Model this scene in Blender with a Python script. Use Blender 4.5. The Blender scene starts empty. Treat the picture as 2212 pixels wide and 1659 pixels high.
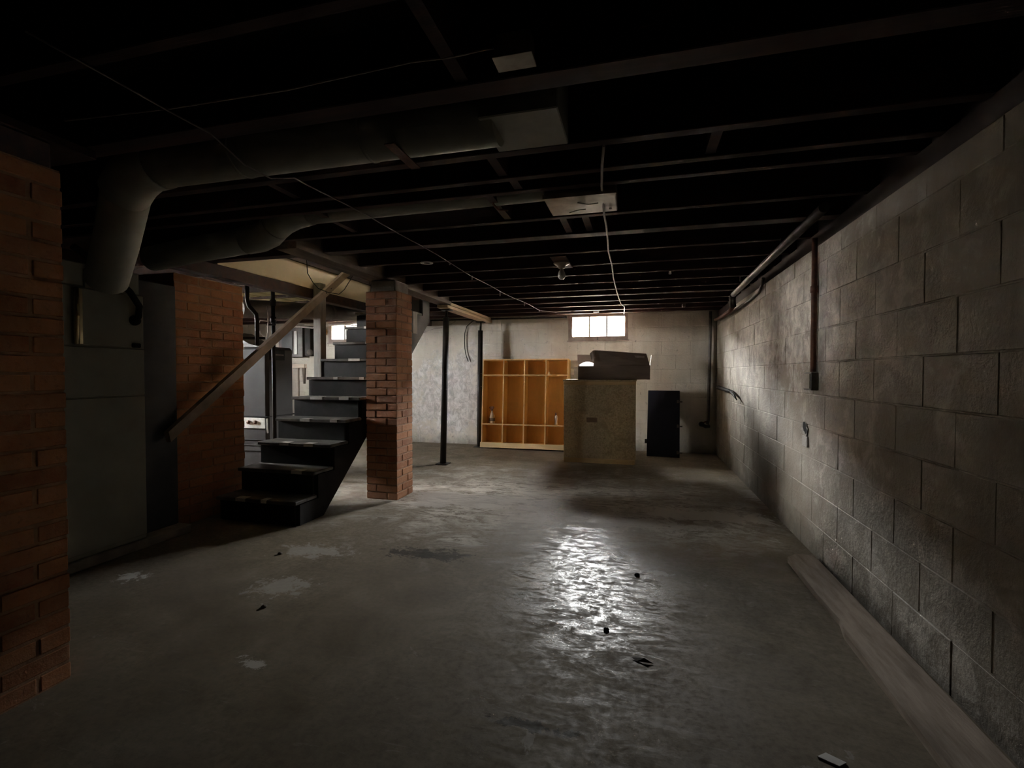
import bpy, bmesh, math, random
from mathutils import Vector, Matrix
random.seed(7)
S = bpy.context.scene
COL = S.collection

# ------------------------------------------------------------------ camera
CAMZ = 1.15
cd = bpy.data.cameras.new('camera'); cam = bpy.data.objects.new('camera', cd); COL.objects.link(cam)
cd.sensor_fit = 'HORIZONTAL'; cd.sensor_width = 36.0; cd.lens = 36.0*1037.0/2212.0
cd.clip_start = 0.02; cd.clip_end = 200
cam.location = (0, 0, CAMZ)
cam.rotation_euler = (math.radians(90-1.25), 0, math.radians(14.73))
S.camera = cam

# ------------------------------------------------------------------ world (overcast daylight), window portals, exposure
SKY = 110.0
w = bpy.data.worlds.new('world'); S.world = w; w.use_nodes = True
bg = w.node_tree.nodes['Background']; bg.inputs[0].default_value = (1.0, 0.99, 0.98, 1); bg.inputs[1].default_value = SKY
S.view_settings.view_transform = 'Standard'; S.view_settings.look = 'None'
S.view_settings.gamma = 1.0; S.view_settings.use_curve_mapping = False
S.view_settings.exposure = 2.22
S.cycles.use_denoising = True
S.cycles.use_adaptive_sampling = True; S.cycles.adaptive_threshold = 0.05
S.cycles.max_bounces = 7; S.cycles.diffuse_bounces = 4; S.cycles.glossy_bounces = 3; S.cycles.transparent_max_bounces = 12
S.cycles.sample_clamp_indirect = 6.0

# room constants (metres)
XR, XL, YB, YF = 1.079, -7.6, 7.36, -3.2
ZW, ZJ, ZS = 1.945, 2.04, 2.275        # top of right wall, joist underside, subfloor underside
W1 = (-1.04, -0.154, 1.655, 2.045)     # main back window (x0,x1,z0,z1)
W3 = (-5.27, -4.66, 1.69, 2.045)       # second back window
W2 = (2.95, 4.15, 1.50, 2.03)          # left wall window (y0,y1,z0,z1)
OPX0, OPX1, OPY0, OPY1 = -3.31, -2.42, 3.17, 5.45   # stairwell opening

def portal(c, size, d):
    l = bpy.data.lights.new('daylight_portal', 'AREA'); l.shape = 'RECTANGLE'; l.size, l.size_y = size
    l.cycles.is_portal = True
    o = bpy.data.objects.new('daylight_portal', l); COL.objects.link(o); o.location = c
    o.rotation_euler = Vector(d).to_track_quat('-Z', 'Z' if abs(d[2]) < .5 else 'Y').to_euler()
portal(((W1[0]+W1[1])/2, YB+.22, (W1[2]+W1[3])/2), (W1[1]-W1[0], W1[3]-W1[2]), (0, -1, 0))
portal(((W3[0]+W3[1])/2, YB+.22, (W3[2]+W3[3])/2), (W3[1]-W3[0], W3[3]-W3[2]), (0, -1, 0))
portal((XL-.22, (W2[0]+W2[1])/2, (W2[2]+W2[3])/2), (W2[1]-W2[0], W2[3]-W2[2]), (1, 0, 0))
STAIR_LIGHT = (4.25, 4.63, 3.30, 3.41)           # unseen opening added in the stairwell side to brighten its plaster (y0,y1,z0,z1)
portal((OPX1+.1, (STAIR_LIGHT[0]+STAIR_LIGHT[1])/2, (STAIR_LIGHT[2]+STAIR_LIGHT[3])/2), (STAIR_LIGHT[1]-STAIR_LIGHT[0], STAIR_LIGHT[3]-STAIR_LIGHT[2]), (-1, 0, 0))

# ------------------------------------------------------------------ node helpers / materials
def newmat(name):
    m = bpy.data.materials.new(name); m.use_nodes = True
    nt = m.node_tree; b = nt.nodes['Principled BSDF']
    return m, nt, b
def N(nt, t, **kw):
    n = nt.nodes.new(t)
    for k, v in kw.items():
        if k.startswith('i_'):
            n.inputs[k[2:]].default_value = v
        else: setattr(n, k, v)
    return n
def L(nt, a, b): nt.links.new(a, b)
def pos(nt, scale=(1, 1, 1), obj=False):
    if obj: src = N(nt, 'ShaderNodeTexCoord').outputs['Object']
    else: src = N(nt, 'ShaderNodeNewGeometry').outputs['Position']
    mp = N(nt, 'ShaderNodeMapping'); mp.inputs['Scale'].default_value = scale
    L(nt, src, mp.inputs['Vector']); return mp.outputs['Vector']
def noise(nt, vec, scale, detail=5, rough=.6, dist=0.0):
    n = N(nt, 'ShaderNodeTexNoise'); n.inputs['Scale'].default_value = scale; n.inputs['Detail'].default_value = detail
    n.inputs['Roughness'].default_value = rough; n.inputs['Distortion'].default_value = dist
    L(nt, vec, n.inputs['Vector']); return n.outputs['Fac']
def ramp(nt, fac, stops):
    r = N(nt, 'ShaderNodeValToRGB'); e = r.color_ramp.elements
    while len(e) < len(stops): e.new(.5)
    for el, (p, c) in zip(e, stops):
        el.position = p; el.color = (*c, 1) if len(c) == 3 else c
    L(nt, fac, r.inputs['Fac']); return r.outputs['Color']
def g(v): return (v, v, v)
def mix(nt, fac, a, b, mode='MIX'):
    m = N(nt, 'ShaderNodeMix', data_type='RGBA', blend_type=mode)
    for sock, v in ((m.inputs[0], fac), (m.inputs[6], a), (m.inputs[7], b)):
        if hasattr(v, 'default_value') or hasattr(v, 'is_linked'): L(nt, v, sock)
        elif isinstance(v, (int, float)): sock.default_value = v
        else: sock.default_value = (*v, 1)
    return m.outputs[2]
def bump(nt, b, h, strength=.3, dist=.01, prev=None):
    n = N(nt, 'ShaderNodeBump'); n.inputs['Strength'].default_value = strength; n.inputs['Distance'].default_value = dist
    L(nt, h, n.inputs['Height'])
    if prev is not None: L(nt, prev, n.inputs['Normal'])
    L(nt, n.outputs['Normal'], b.inputs['Normal']); return n.outputs['Normal']
def math_(nt, op, a, b=None, clamp=False):
    m = N(nt, 'ShaderNodeMath', operation=op, use_clamp=clamp)
    for i, v in enumerate((a, b)):
        if v is None: continue
        if isinstance(v, (int, float)): m.inputs[i].default_value = v
        else: L(nt, v, m.inputs[i])
    return m.outputs[0]

def simple(name, c, rough=.6, metal=0.0, c2=None, scale=8, stretch=(1, 1, 1), bmp=0.0, bscale=40, obj=False, rvar=0.0, rand=0.0, spec=None):
    m, nt, b = newmat(name)
    b.inputs['Roughness'].default_value = rough; b.inputs['Metallic'].default_value = metal
    if spec is not None: b.inputs['Specular IOR Level'].default_value = spec
    c2 = c2 or tuple(x*.7 for x in c)
    p = pos(nt, stretch, obj)
    f = noise(nt, p, scale, 6, .62)
    col = ramp(nt, f, [(.36, c2), (.62, c)])
    if rand:
        oi = N(nt, 'ShaderNodeObjectInfo')
        hv = N(nt, 'ShaderNodeHueSaturation'); L(nt, col, hv.inputs['Color'])
        L(nt, math_(nt, 'ADD', math_(nt, 'MULTIPLY', oi.outputs['Random'], rand), 1-rand*.5), hv.inputs['Value'])
        col = hv.outputs['Color']
    L(nt, col, b.inputs['Base Color'])
    if rvar:
        r = noise(nt, p, scale*2.3, 4)
        L(nt, math_(nt, 'ADD', math_(nt, 'MULTIPLY', r, rvar), rough-rvar*.5, True), b.inputs['Roughness'])
    if bmp: bump(nt, b, noise(nt, p, bscale, 4), bmp, .004)
    return m

def spot(nt, x, y, rx, ry, soft=.5, edge=None, amp=2.4):
    """mask of a stain lying at world x,y"""
    geo = N(nt, 'ShaderNodeNewGeometry').outputs['Position']
    s = N(nt, 'ShaderNodeVectorMath', operation='SUBTRACT'); s.inputs[1].default_value = (x, y, 0); L(nt, geo, s.inputs[0])
    d = N(nt, 'ShaderNodeVectorMath', operation='MULTIPLY'); d.inputs[1].default_value = (1/rx, 1/ry, 0); L(nt, s.outputs[0], d.inputs[0])
    ln = N(nt, 'ShaderNodeVectorMath', operation='LENGTH'); L(nt, d.outputs[0], ln.inputs[0])
    v = ln.outputs['Value']
    if edge is not None: v = math_(nt, 'ADD', v, math_(nt, 'MULTIPLY', math_(nt, 'SUBTRACT', edge, .5), amp))
    mr = N(nt, 'ShaderNodeMapRange'); mr.inputs[1].default_value = 1; mr.inputs[2].default_value = 1-soft
    L(nt, v, mr.inputs[0]); return mr.outputs[0]

def floor_mat():
    m, nt, b = newmat('worn_painted_concrete')
    p = pos(nt)
    big = noise(nt, p, .8, 4, .6); mid = noise(nt, p, 3.0, 8, .68, .5); fine = noise(nt, p, 38, 4, .72); grit = noise(nt, p, 130, 1, .6)
    patch = noise(nt, p, 2.1, 8, .72, .9); e_s = noise(nt, p, 11, 7, .8, .5); e_l = noise(nt, p, 2.6, 8, .8, .5)
    scuff = noise(nt, pos(nt, (1, 2.6, 1)), 4.5, 9, .80, 1.4); scr = noise(nt, pos(nt, (2.2, 14, 1)), 3.0, 6, .75, .8)
    col = ramp(nt, mid, [(.30, (.135, .106, .070)), (.52, (.218, .178, .124)), (.72, (.315, .270, .202))])
    col = mix(nt, ramp(nt, big, [(.42, g(0)), (.64, g(.7))]), col, (.190, .158, .124))
    col = mix(nt, ramp(nt, fine, [(.45, g(0)), (.70, g(.35))]), col, (.075, .060, .046))
    col = mix(nt, ramp(nt, scr, [(.60, g(0)), (.68, g(.35))]), col, (.36, .33, .29))
    zone = spot(nt, -.85, 4.35, 2.7, 1.5, .8, mid)         # band where the paint has lifted
    lift = math_(nt, 'MULTIPLY', ramp(nt, scuff, [(.42, g(0)), (.52, g(1))]), zone)
    col = mix(nt, math_(nt, 'MULTIPLY', lift, .9), col, (.66, .61, .54))
    chips = ramp(nt, patch, [(.64, g(0)), (.66, g(1))])
    col = mix(nt, math_(nt, 'MULTIPLY', chips, .5), col, (.40, .37, .33))
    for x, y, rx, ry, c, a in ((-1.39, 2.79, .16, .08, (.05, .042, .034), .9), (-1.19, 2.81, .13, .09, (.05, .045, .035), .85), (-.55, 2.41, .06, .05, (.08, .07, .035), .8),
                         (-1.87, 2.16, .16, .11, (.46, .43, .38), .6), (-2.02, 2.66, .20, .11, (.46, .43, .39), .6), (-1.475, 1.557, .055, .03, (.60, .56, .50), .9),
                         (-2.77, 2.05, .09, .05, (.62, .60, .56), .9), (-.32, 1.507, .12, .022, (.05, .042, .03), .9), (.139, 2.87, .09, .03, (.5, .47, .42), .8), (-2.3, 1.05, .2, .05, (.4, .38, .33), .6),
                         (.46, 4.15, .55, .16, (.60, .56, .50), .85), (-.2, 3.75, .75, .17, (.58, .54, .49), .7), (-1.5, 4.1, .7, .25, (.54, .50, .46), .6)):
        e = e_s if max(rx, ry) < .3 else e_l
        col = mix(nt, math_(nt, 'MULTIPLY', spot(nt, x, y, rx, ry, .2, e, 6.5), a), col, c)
    L(nt, col, b.inputs['Base Color'])
    rr = math_(nt, 'ADD', math_(nt, 'MULTIPLY', math_(nt, 'SUBTRACT', scuff, .5), 1.6), math_(nt, 'MULTIPLY', math_(nt, 'SUBTRACT', fine, .5), .8))
    gl = math_(nt, 'MULTIPLY', spot(nt, -.24, 2.85, .50, .95, .35, scuff), ramp(nt, noise(nt, pos(nt, (1.3, 2.2, 1)), 11, 8, .82, .8), [(.46, g(.12)), (.54, g(1))]))   # patch polished by wear and old sealer
    rr = math_(nt, 'ADD', math_(nt, 'SUBTRACT', .66, math_(nt, 'MULTIPLY', gl, .33)), rr)
    rr = math_(nt, 'MINIMUM', math_(nt, 'MAXIMUM', rr, .14), .85)
    L(nt, rr, b.inputs['Roughness'])
    L(nt, math_(nt, 'ADD', .15, math_(nt, 'MULTIPLY', gl, .22)), b.inputs['Specular IOR Level'])
    h = math_(nt, 'ADD', math_(nt, 'MULTIPLY', scuff, 1.2), math_(nt, 'ADD', math_(nt, 'MULTIPLY', fine, .5), math_(nt, 'MULTIPLY', grit, .18)))
    bump(nt, b, h, .16, .006)
    return m

def region(nt, c, rad, edge, amp=4.0):
    """ragged-edged mask around a 3-D point with its own radius along each axis"""
    geo = N(nt, 'ShaderNodeNewGeometry').outputs['Position']
    q = N(nt, 'ShaderNodeVectorMath', operation='SUBTRACT'); q.inputs[1].default_value = c; L(nt, geo, q.inputs[0])
    d = N(nt, 'ShaderNodeVectorMath', operation='DIVIDE'); d.inputs[1].default_value = rad; L(nt, q.outputs[0], d.inputs[0])
    ln = N(nt, 'ShaderNodeVectorMath', operation='LENGTH'); L(nt, d.outputs[0], ln.inputs[0])
    v = math_(nt, 'ADD', ln.outputs['Value'], math_(nt, 'MULTIPLY', math_(nt, 'SUBTRACT', edge, .5), amp))
    mr = N(nt, 'ShaderNodeMapRange'); mr.inputs[1].default_value = 1.05; mr.inputs[2].default_value = .6; L(nt, v, mr.inputs[0]); return mr.outputs[0]

def wallpaint(name, base, dirt, scale=1.0, peel=(.5, .48, .46), peel_amt=.5, speck=.67, crust=None):
    m, nt, b = newmat(name)
    p = pos(nt); big = noise(nt, p, 1.3*scale, 6, .6, .3); mid = noise(nt, p, 6*scale, 8, .7, .5); fine = noise(nt, p, 60, 5, .65)
    streak = noise(nt, pos(nt, (9, 9, .9)), 1.0, 5, .6)
    col = ramp(nt, big, [(.35, dirt), (.62, base)])
    col = mix(nt, ramp(nt, streak, [(.52, g(0)), (.75, g(.45))]), col, tuple(x*.62 for x in dirt))
    pm = math_(nt, 'MULTIPLY', ramp(nt, mid, [(.5, g(0)), (.58, g(1))]), ramp(nt, big, [(.48, g(0)), (.6, g(1))]))
    col = mix(nt, math_(nt, 'MULTIPLY', pm, peel_amt), col, peel)
    col = mix(nt, ramp(nt, noise(nt, p, 14, 8, .78, 1.), [(speck, g(0)), (speck+.05, g(.6))]), col, (.09, .08, .07))
    if crust:      # blistered, flaking patch of paint
        c3, rad, dark, light, amt = crust
        mk = region(nt, c3, rad, mid)
        fl = noise(nt, pos(nt, (1, 1, .75)), 11, 12, .8, .7)
        cc = ramp(nt, fl, [(.40, dark), (.50, tuple((x+y)/2 for x, y in zip(dark, light))), (.57, light)])
        col = mix(nt, math_(nt, 'MULTIPLY', mk, amt), col, cc)
    # ragged band at the foot of the wall, darker towards the floor
    sep = N(nt, 'ShaderNodeSeparateXYZ'); L(nt, N(nt, 'ShaderNodeNewGeometry').outputs['Position'], sep.inputs[0])
    zz = math_(nt, 'ADD', sep.outputs['Z'], math_(nt, 'MULTIPLY', math_(nt, 'SUBTRACT', mid, .5), .5))
    mr = N(nt, 'ShaderNodeMapRange'); mr.inputs[1].default_value = .20; mr.inputs[2].default_value = 0.0; L(nt, zz, mr.inputs[0])
    col = mix(nt, math_(nt, 'MULTIPLY', mr.outputs[0], .7), col, tuple(x*.38 for x in dirt))
    L(nt, col, b.inputs['Base Color']); b.inputs['Roughness'].default_value = .62
    bump(nt, b, math_(nt, 'ADD', math_(nt, 'MULTIPLY', mid, .8), math_(nt, 'MULTIPLY', fine, .35)), .8, .012)
    return m

def brick_mat():
    m, nt, b = newmat('old_red_brick')
    oi = N(nt, 'ShaderNodeObjectInfo'); p = pos(nt)
    c = ramp(nt, oi.outputs['Random'], [(0, (.25, .085, .034)), (.35, (.38, .145, .055)), (.7, (.44, .185, .075)), (1, (.33, .135, .065))])
    c = mix(nt, ramp(nt, noise(nt, p, 16, 8, .7), [(.4, g(0)), (.72, g(.5))]), c, (.43, .25, .14))
    c = mix(nt, ramp(nt, noise(nt, p, 45, 5, .7), [(.55, g(0)), (.75, g(.5))]), c, (.06, .035, .025))
    L(nt, c, b.inputs['Base Color']); b.inputs['Roughness'].default_value = .88
    bump(nt, b, noise(nt, p, 55, 6, .7), .6, .006)
    return m

def glass_mat():
    m = bpy.data.materials.new('dusty_window_glass'); m.use_nodes = True; nt = m.node_tree; nt.nodes.clear()
    out = N(nt, 'ShaderNodeOutputMaterial'); tr = N(nt, 'ShaderNodeBsdfTransparent'); gl = N(nt, 'ShaderNodeBsdfGlossy'); tl = N(nt, 'ShaderNodeBsdfTranslucent')
    tr.inputs[0].default_value = (.96, .97, .97, 1); gl.inputs['Roughness'].default_value = .03; tl.inputs[0].default_value = (.7, .7, .68, 1)
    a = N(nt, 'ShaderNodeMixShader'); a.inputs[0].default_value = .06; L(nt, tr.outputs[0], a.inputs[1]); L(nt, gl.outputs[0], a.inputs[2])
    c = N(nt, 'ShaderNodeMixShader'); L(nt, a.outputs[0], c.inputs[1]); L(nt, tl.outputs[0], c.inputs[2])
    d = ramp(nt, noise(nt, pos(nt), 9, 6, .7), [(.4, g(.04)), (.8, g(.22))]); L(nt, d, c.inputs[0])
    L(nt, c.outputs[0], out.inputs[0]); return m

M = {}
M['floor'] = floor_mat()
M['rwall'] = wallpaint('grey_painted_block', (.36, .318, .255), (.195, .160, .118), 1.0, (.54, .495, .43), .85, crust=((XR, 4.3, 1.48), (50, 1.7, .46), (.17, .14, .11), (.60, .555, .50), .75))
M['bwall'] = wallpaint('cream_painted_block', (.63, .585, .495), (.48, .435, .355), .8, (.70, .67, .62), .4, speck=.60, crust=((-2.95, YB, .72), (1.15, 50, .80), (.30, .285, .27), (.74, .72, .69), .75))
M['mortar_w'] = wallpaint('painted_mortar', (.40, .37, .335), (.29, .26, .23), 1.0)
M['brick'] = brick_mat()
M['mortar'] = simple('lime_mortar', (.36, .205, .12), .95, c2=(.25, .135, .075), scale=20, bmp=.6, bscale=70)
M['joist'] = simple('dark_stained_joist', (.060, .022, .017), .72, c2=(.024, .010, .010), scale=3, stretch=(.6, 6, 6), bmp=.3, bscale=20)
M['subfloor'] = simple('dark_subfloor_boards', (.045, .027, .024), .8, c2=(.022, .013, .012), scale=3, stretch=(6, .5, 1))
M['beam'] = simple('old_brown_beam', (.17, .125, .09), .8, c2=(.09, .062, .045), scale=3, stretch=(8, .7, 8), bmp=.4, bscale=20)
M['newbeam'] = simple('fresh_pine', (.62, .47, .30), .65, c2=(.45, .31, .18), scale=3, stretch=(10, .6, 10), bmp=.15, bscale=20)
M['darkwood'] = simple('black_painted_stair', (.028, .025, .024), .6, c2=(.013, .012, .011), scale=6, rvar=.25, spec=.22, bmp=.25, bscale=40)
M['tread'] = simple('worn_black_tread', (.20, .185, .165), .42, c2=(.05, .045, .04), scale=5, stretch=(1, 3, 1), rvar=.25, bmp=.25, bscale=40)
M['greywood'] = simple('grey_painted_wood', (.33, .31, .28), .6, c2=(.20, .185, .165), scale=5, stretch=(4, 4, .6), bmp=.2)
M['rail'] = simple('bare_wood_rail', (.30, .235, .18), .6, c2=(.19, .14, .10), scale=4, stretch=(6, 1, 1), bmp=.2)
M['duct'] = simple('galvanised_duct', (.44, .445, .39), .6, metal=.15, c2=(.34, .34, .295), scale=4, rvar=.2)
M['pan'] = simple('tarnished_sheet_metal', (.50, .47, .40), .40, metal=.55, c2=(.26, .23, .18), scale=7, rvar=.25, bmp=.3, bscale=9)
M['furnace'] = simple('grey_green_enamel', (.33, .33, .27), .6, c2=(.27, .265, .215), scale=3, rvar=.15)
M['flue'] = simple('dull_grey_flue', (.22, .20, .18), .6, c2=(.13, .115, .10), scale=5)
M['furnace_d'] = simple('dark_sheet_metal', (.055, .056, .055), .5, c2=(.03, .03, .03), scale=4)
M['brass'] = simple('bright_metal_trim', (.80, .68, .42), .22, metal=.9, c2=(.6, .5, .3), scale=14)
M['black'] = simple('black_rubber', (.014, .013, .013), .7, scale=10, spec=.12)
M['iron'] = simple('black_iron', (.030, .025, .022), .55, metal=0, c2=(.016, .014, .012), scale=9, rvar=.2, spec=.18)
M['rust'] = simple('rusted_steel', (.20, .085, .05), .75, c2=(.085, .04, .03), scale=18, bmp=.4, bscale=60)
M['pipe'] = simple('old_grey_pipe', (.15, .13, .11), .5, metal=.0, c2=(.075, .06, .05), scale=10, rvar=.2)
M['orange'] = simple('orange_varnished_ply', (.82, .50, .175), .5, c2=(.70, .40, .115), scale=3, stretch=(2, 2, .5), rvar=.15)
M['orange_e'] = simple('pale_ply_edge', (.75, .47, .21), .5, c2=(.62, .36, .14), scale=6, stretch=(3, 3, .7))
M['pine'] = simple('yellow_pine_board', (.66, .48, .25), .55, c2=(.50, .34, .16), scale=3, stretch=(.7, 5, 5))
M['navy'] = simple('near_black_navy_paint', (.008, .009, .018), .6, c2=(.006, .006, .011), scale=4, spec=.2)
M['white'] = simple('white_plastic', (.78, .76, .72), .45, c2=(.68, .66, .61), scale=9)
M['tag'] = simple('white_tape', (.85, .84, .80), .5, c2=(.7, .68, .63), scale=40)
M['porcelain'] = simple('dusty_porcelain', (.55, .45, .36), .35, c2=(.40, .30, .22), scale=14)
M['cable'] = simple('white_cable_sheath', (.72, .68, .66), .5, c2=(.55, .51, .49), scale=20)
M['wire'] = simple('grey_wire', (.34, .29, .27), .5, c2=(.22, .18, .17), scale=20)
M['carton'] = simple('grey_brown_cardboard', (.20, .150, .118), .8, c2=(.16, .118, .092), scale=5, stretch=(.6, 1, 3), bmp=.1)
M['carton_in'] = simple('pale_cardboard', (.68, .60, .50), .75, c2=(.58, .50, .41), scale=6)
M['print'] = simple('faded_grey_print', (.42, .36, .32), .7, c2=(.34, .28, .24), scale=30)
M['labelb'] = simple('brown_stain', (.19, .115, .065), .8, c2=(.14, .085, .045), scale=30)
M['plaster'] = simple('cream_plaster', (.76, .68, .51), .8, c2=(.70, .62, .46), scale=3, bmp=.08, bscale=14)
M['conc'] = simple('bare_concrete', (.36, .33, .28), .9, c2=(.24, .22, .19), scale=9, bmp=.5)
M['sash'] = simple('dusty_painted_sash', (.36, .29, .25), .7, c2=(.24, .18, .15), scale=8)
M['plank'] = simple('weathered_plank', (.42, .335, .265), .75, c2=(.22, .165, .12), scale=3, stretch=(7, 1, 5), bmp=.4, bscale=20)
M['grey2'] = simple('grey_appliance_enamel', (.055, .051, .049), .6, c2=(.042, .039, .037), scale=3, spec=.2)
M['ground'] = simple('outside_gravel', (.42, .36, .29), .95, c2=(.30, .25, .19), scale=9)
M['batt'] = simple('yellow_insulation_paper', (.62, .55, .30), .8, c2=(.48, .41, .20), scale=6, bmp=.4, bscale=12)
M['siding'] = simple('cream_siding', (.40, .32, .24), .8, c2=(.34, .26, .19), scale=2)
m = bpy.data.materials.new('white_foam_sheet'); m.use_nodes = True; nt = m.node_tree; M['foam'] = m
_b = nt.nodes['Principled BSDF']; _b.inputs['Roughness'].default_value = .6
L(nt, ramp(nt, noise(nt, pos(nt), 40), [(.4, (.84, .83, .80)), (.6, (.9, .89, .86))]), _b.inputs['Base Color'])
_t = N(nt, 'ShaderNodeBsdfTranslucent'); _t.inputs[0].default_value = (.95, .94, .9, 1); _m = N(nt, 'ShaderNodeMixShader'); _m.inputs[0].default_value = .75
L(nt, _b.outputs[0], _m.inputs[1]); L(nt, _t.outputs[0], _m.inputs[2]); L(nt, _m.outputs[0], nt.nodes['Material Output'].inputs[0])
M['bottle'] = simple('amber_cleaner_bottle', (.66, .46, .28), .3, c2=(.52, .34, .19), scale=20)
M['redbrown'] = simple('brown_plastic_trigger', (.16, .06, .03), .4, scale=20)
M['leaf'] = simple('dry_leaf', (.10, .075, .05), .8, scale=30)
M['glass'] = glass_mat()
M['wood_plain'] = simple('dusty_wood', (.42, .34, .26), .7, c2=(.29, .225, .165), scale=4, stretch=(.8, 6, 6))
m, nt, b = newmat('lamp_bulb_glass'); M['bulb'] = m
b.inputs['Base Color'].default_value = (.80, .77, .70, 1); b.inputs['Roughness'].default_value = .18
b.inputs['Subsurface Weight'].default_value = .3; b.inputs['Subsurface Radius'].default_value = (.02, .02, .02)
b.inputs['Coat Weight'].default_value = .6
L(nt, ramp(nt, noise(nt, pos(nt), 30), [(.4, (.74, .70, .62)), (.6, (.82, .79, .72))]), b.inputs['Base Color'])
# particle board: fine wood chips, stained
m, nt, b = newmat('stained_particle_board'); M['osb'] = m
p = pos(nt, (1, 1, 1)); v = N(nt, 'ShaderNodeTexVoronoi'); v.inputs['Scale'].default_value = 75; L(nt, p, v.inputs['Vector'])
c = ramp(nt, noise(nt, p, 48, 8, .75), [(.34, (.24, .175, .095)), (.5, (.50, .395, .235)), (.66, (.66, .545, .35))])
c = mix(nt, ramp(nt, noise(nt, p, 5.5, 9, .75, .8), [(.50, g(0)), (.62, g(.75))]), c, (.30, .225, .13))
c = mix(nt, ramp(nt, noise(nt, p, 3.0, 6, .6), [(.45, g(0)), (.62, g(.35))]), c, (.60, .48, .29))
c = mix(nt, ramp(nt, noise(nt, p, 22, 6, .75), [(.63, g(0)), (.67, g(.85))]), c, (.045, .033, .022))
L(nt, c, b.inputs['Base Color']); b.inputs['Roughness'].default_value = .75; bump(nt, b, noise(nt, p, 90, 4), .2, .003)

# ------------------------------------------------------------------ mesh helpers
class MB:
    def __init__(s): s.v = []; s.f = []; s.sm = []
    def add(s, vs, fs, smooth=False):
        o = len(s.v); s.v += [tuple(x) for x in vs]; s.f += [tuple(i+o for i in f) for f in fs]; s.sm += [smooth]*len(fs); return s
    def box(s, x0, x1, y0, y1, z0, z1, bev=0.0, mtx=None):
        if bev:
            bm = bmesh.new(); bmesh.ops.create_cube(bm, size=1)
            for v in bm.verts: v.co = Vector(((x0+x1)/2+v.co.x*(x1-x0), (y0+y1)/2+v.co.y*(y1-y0), (z0+z1)/2+v.co.z*(z1-z0)))
            bmesh.ops.bevel(bm, geom=bm.edges[:], offset=bev, segments=1, affect='EDGES', profile=.7)
            bm.verts.ensure_lookup_table()
            vs = [v.co.copy() for v in bm.verts]; fs = [[v.index for v in f.verts] for f in bm.faces]; bm.free()
        else:
            vs = [Vector((x, y, z)) for z in (z0, z1) for y in (y0, y1) for x in (x0, x1)]
            fs = [(0, 2, 3, 1), (4, 5, 7, 6), (0, 1, 5, 4), (2, 6, 7, 3), (0, 4, 6, 2), (1, 3, 7, 5)]
        if mtx: vs = [mtx @ v for v in vs]
        return s.add(vs, fs)
    def tube(s, pts, r, n=10, cap=True):
        """swept tube through 3-D points; r is a number or a list"""
        pts = [Vector(p) for p in pts]; k = len(pts); rs = r if isinstance(r, (list, tuple)) else [r]*k
        vs = []; fs = []; up = None
        for i, p in enumerate(pts):
            t = (pts[min(i+1, k-1)]-pts[max(i-1, 0)]).normalized()
            if up is None: up = Vector((0, 0, 1)) if abs(t.z) < .9 else Vector((1, 0, 0))
            a = t.cross(up).normalized(); bb = a.cross(t).normalized(); up = bb
            for j in range(n):
                an = 2*math.pi*j/n; vs.append(p+a*(math.cos(an)*rs[i])+bb*(math.sin(an)*rs[i]))
        for i in range(k-1):
            for j in range(n): fs.append((i*n+j, i*n+(j+1) % n, (i+1)*n+(j+1) % n, (i+1)*n+j))
        s.add(vs, fs, True)
        if cap:
            o = len(s.v)-len(vs)
            s.f += [tuple(o+j for j in reversed(range(n))), tuple(o+(k-1)*n+j for j in range(n))]; s.sm += [False, False]
        return s
    def lathe(s, c, prof, n=20, axis='Z', sy=1.0):
        """prof: (radius, height) pairs"""
        c = Vector(c); vs = []; fs = []
        for r, h in prof:
            for j in range(n):
                a = 2*math.pi*j/n; q = (r*math.cos(a), r*math.sin(a)*sy, h)
                if axis == 'X': q = (q[2], q[0], q[1])
                if axis == 'Y': q = (q[0], q[2], q[1])
                vs.append(c+Vector(q))
        for i in range(len(prof)-1):
            for j in range(n): fs.append((i*n+j, i*n+(j+1) % n, (i+1)*n+(j+1) % n, (i+1)*n+j))
        return s.add(vs, fs, True)
    def prism(s, poly, axis, a, b):
        """extrude a 2-D polygon along an axis between a and b"""
        n = len(poly)
        def P(u, v, t): return {'X': (t, u, v), 'Y': (u, t, v), 'Z': (u, v, t)}[axis]
        vs = [P(u, v, a) for u, v in poly]+[P(u, v, b) for u, v in poly]
        fs = [tuple(range(n)), tuple(range(2*n-1, n-1, -1))]+[(i, i+n, (i+1) % n+n, (i+1) % n) for i in range(n)]
        return s.add(vs, fs)
    def mesh(s, name):
        me = bpy.data.meshes.new(name); me.from_pydata(s.v, [], s.f); me.update()
        bm = bmesh.new(); bm.from_mesh(me); bmesh.ops.recalc_face_normals(bm, faces=bm.faces[:]); bm.to_mesh(me); bm.free()
        me.polygons.foreach_set('use_smooth', s.sm); me.update(); return me
    def build(s, name, mat, parent=None, loc=None):
        me = s.mesh(name); me.materials.append(M[mat]); o = bpy.data.objects.new(name, me); COL.objects.link(o)
        if parent is not None:
            o.parent = parent
            o.location = -wloc(parent)
        return o
def wloc(o):
    v = Vector(o.location)
    while o.parent is not None: o = o.parent; v += Vector(o.location)
    return v
def tag(o, label, cat, group=None):
    o['label'] = label; o['category'] = cat
    if group: o['group'] = group
    return o
def thing(name, label, cat, loc=(0, 0, 0), group=None):
    o = bpy.data.objects.new(name, None); o.empty_display_size = .05; COL.objects.link(o); o.location = loc
    return tag(o, label, cat, group)
def struct(o): o['kind'] = 'structure'; return o
def one(name, mb, mat, label, cat, group=None): return tag(mb.build(name, mat), label, cat, group)
_cache = {}
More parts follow.
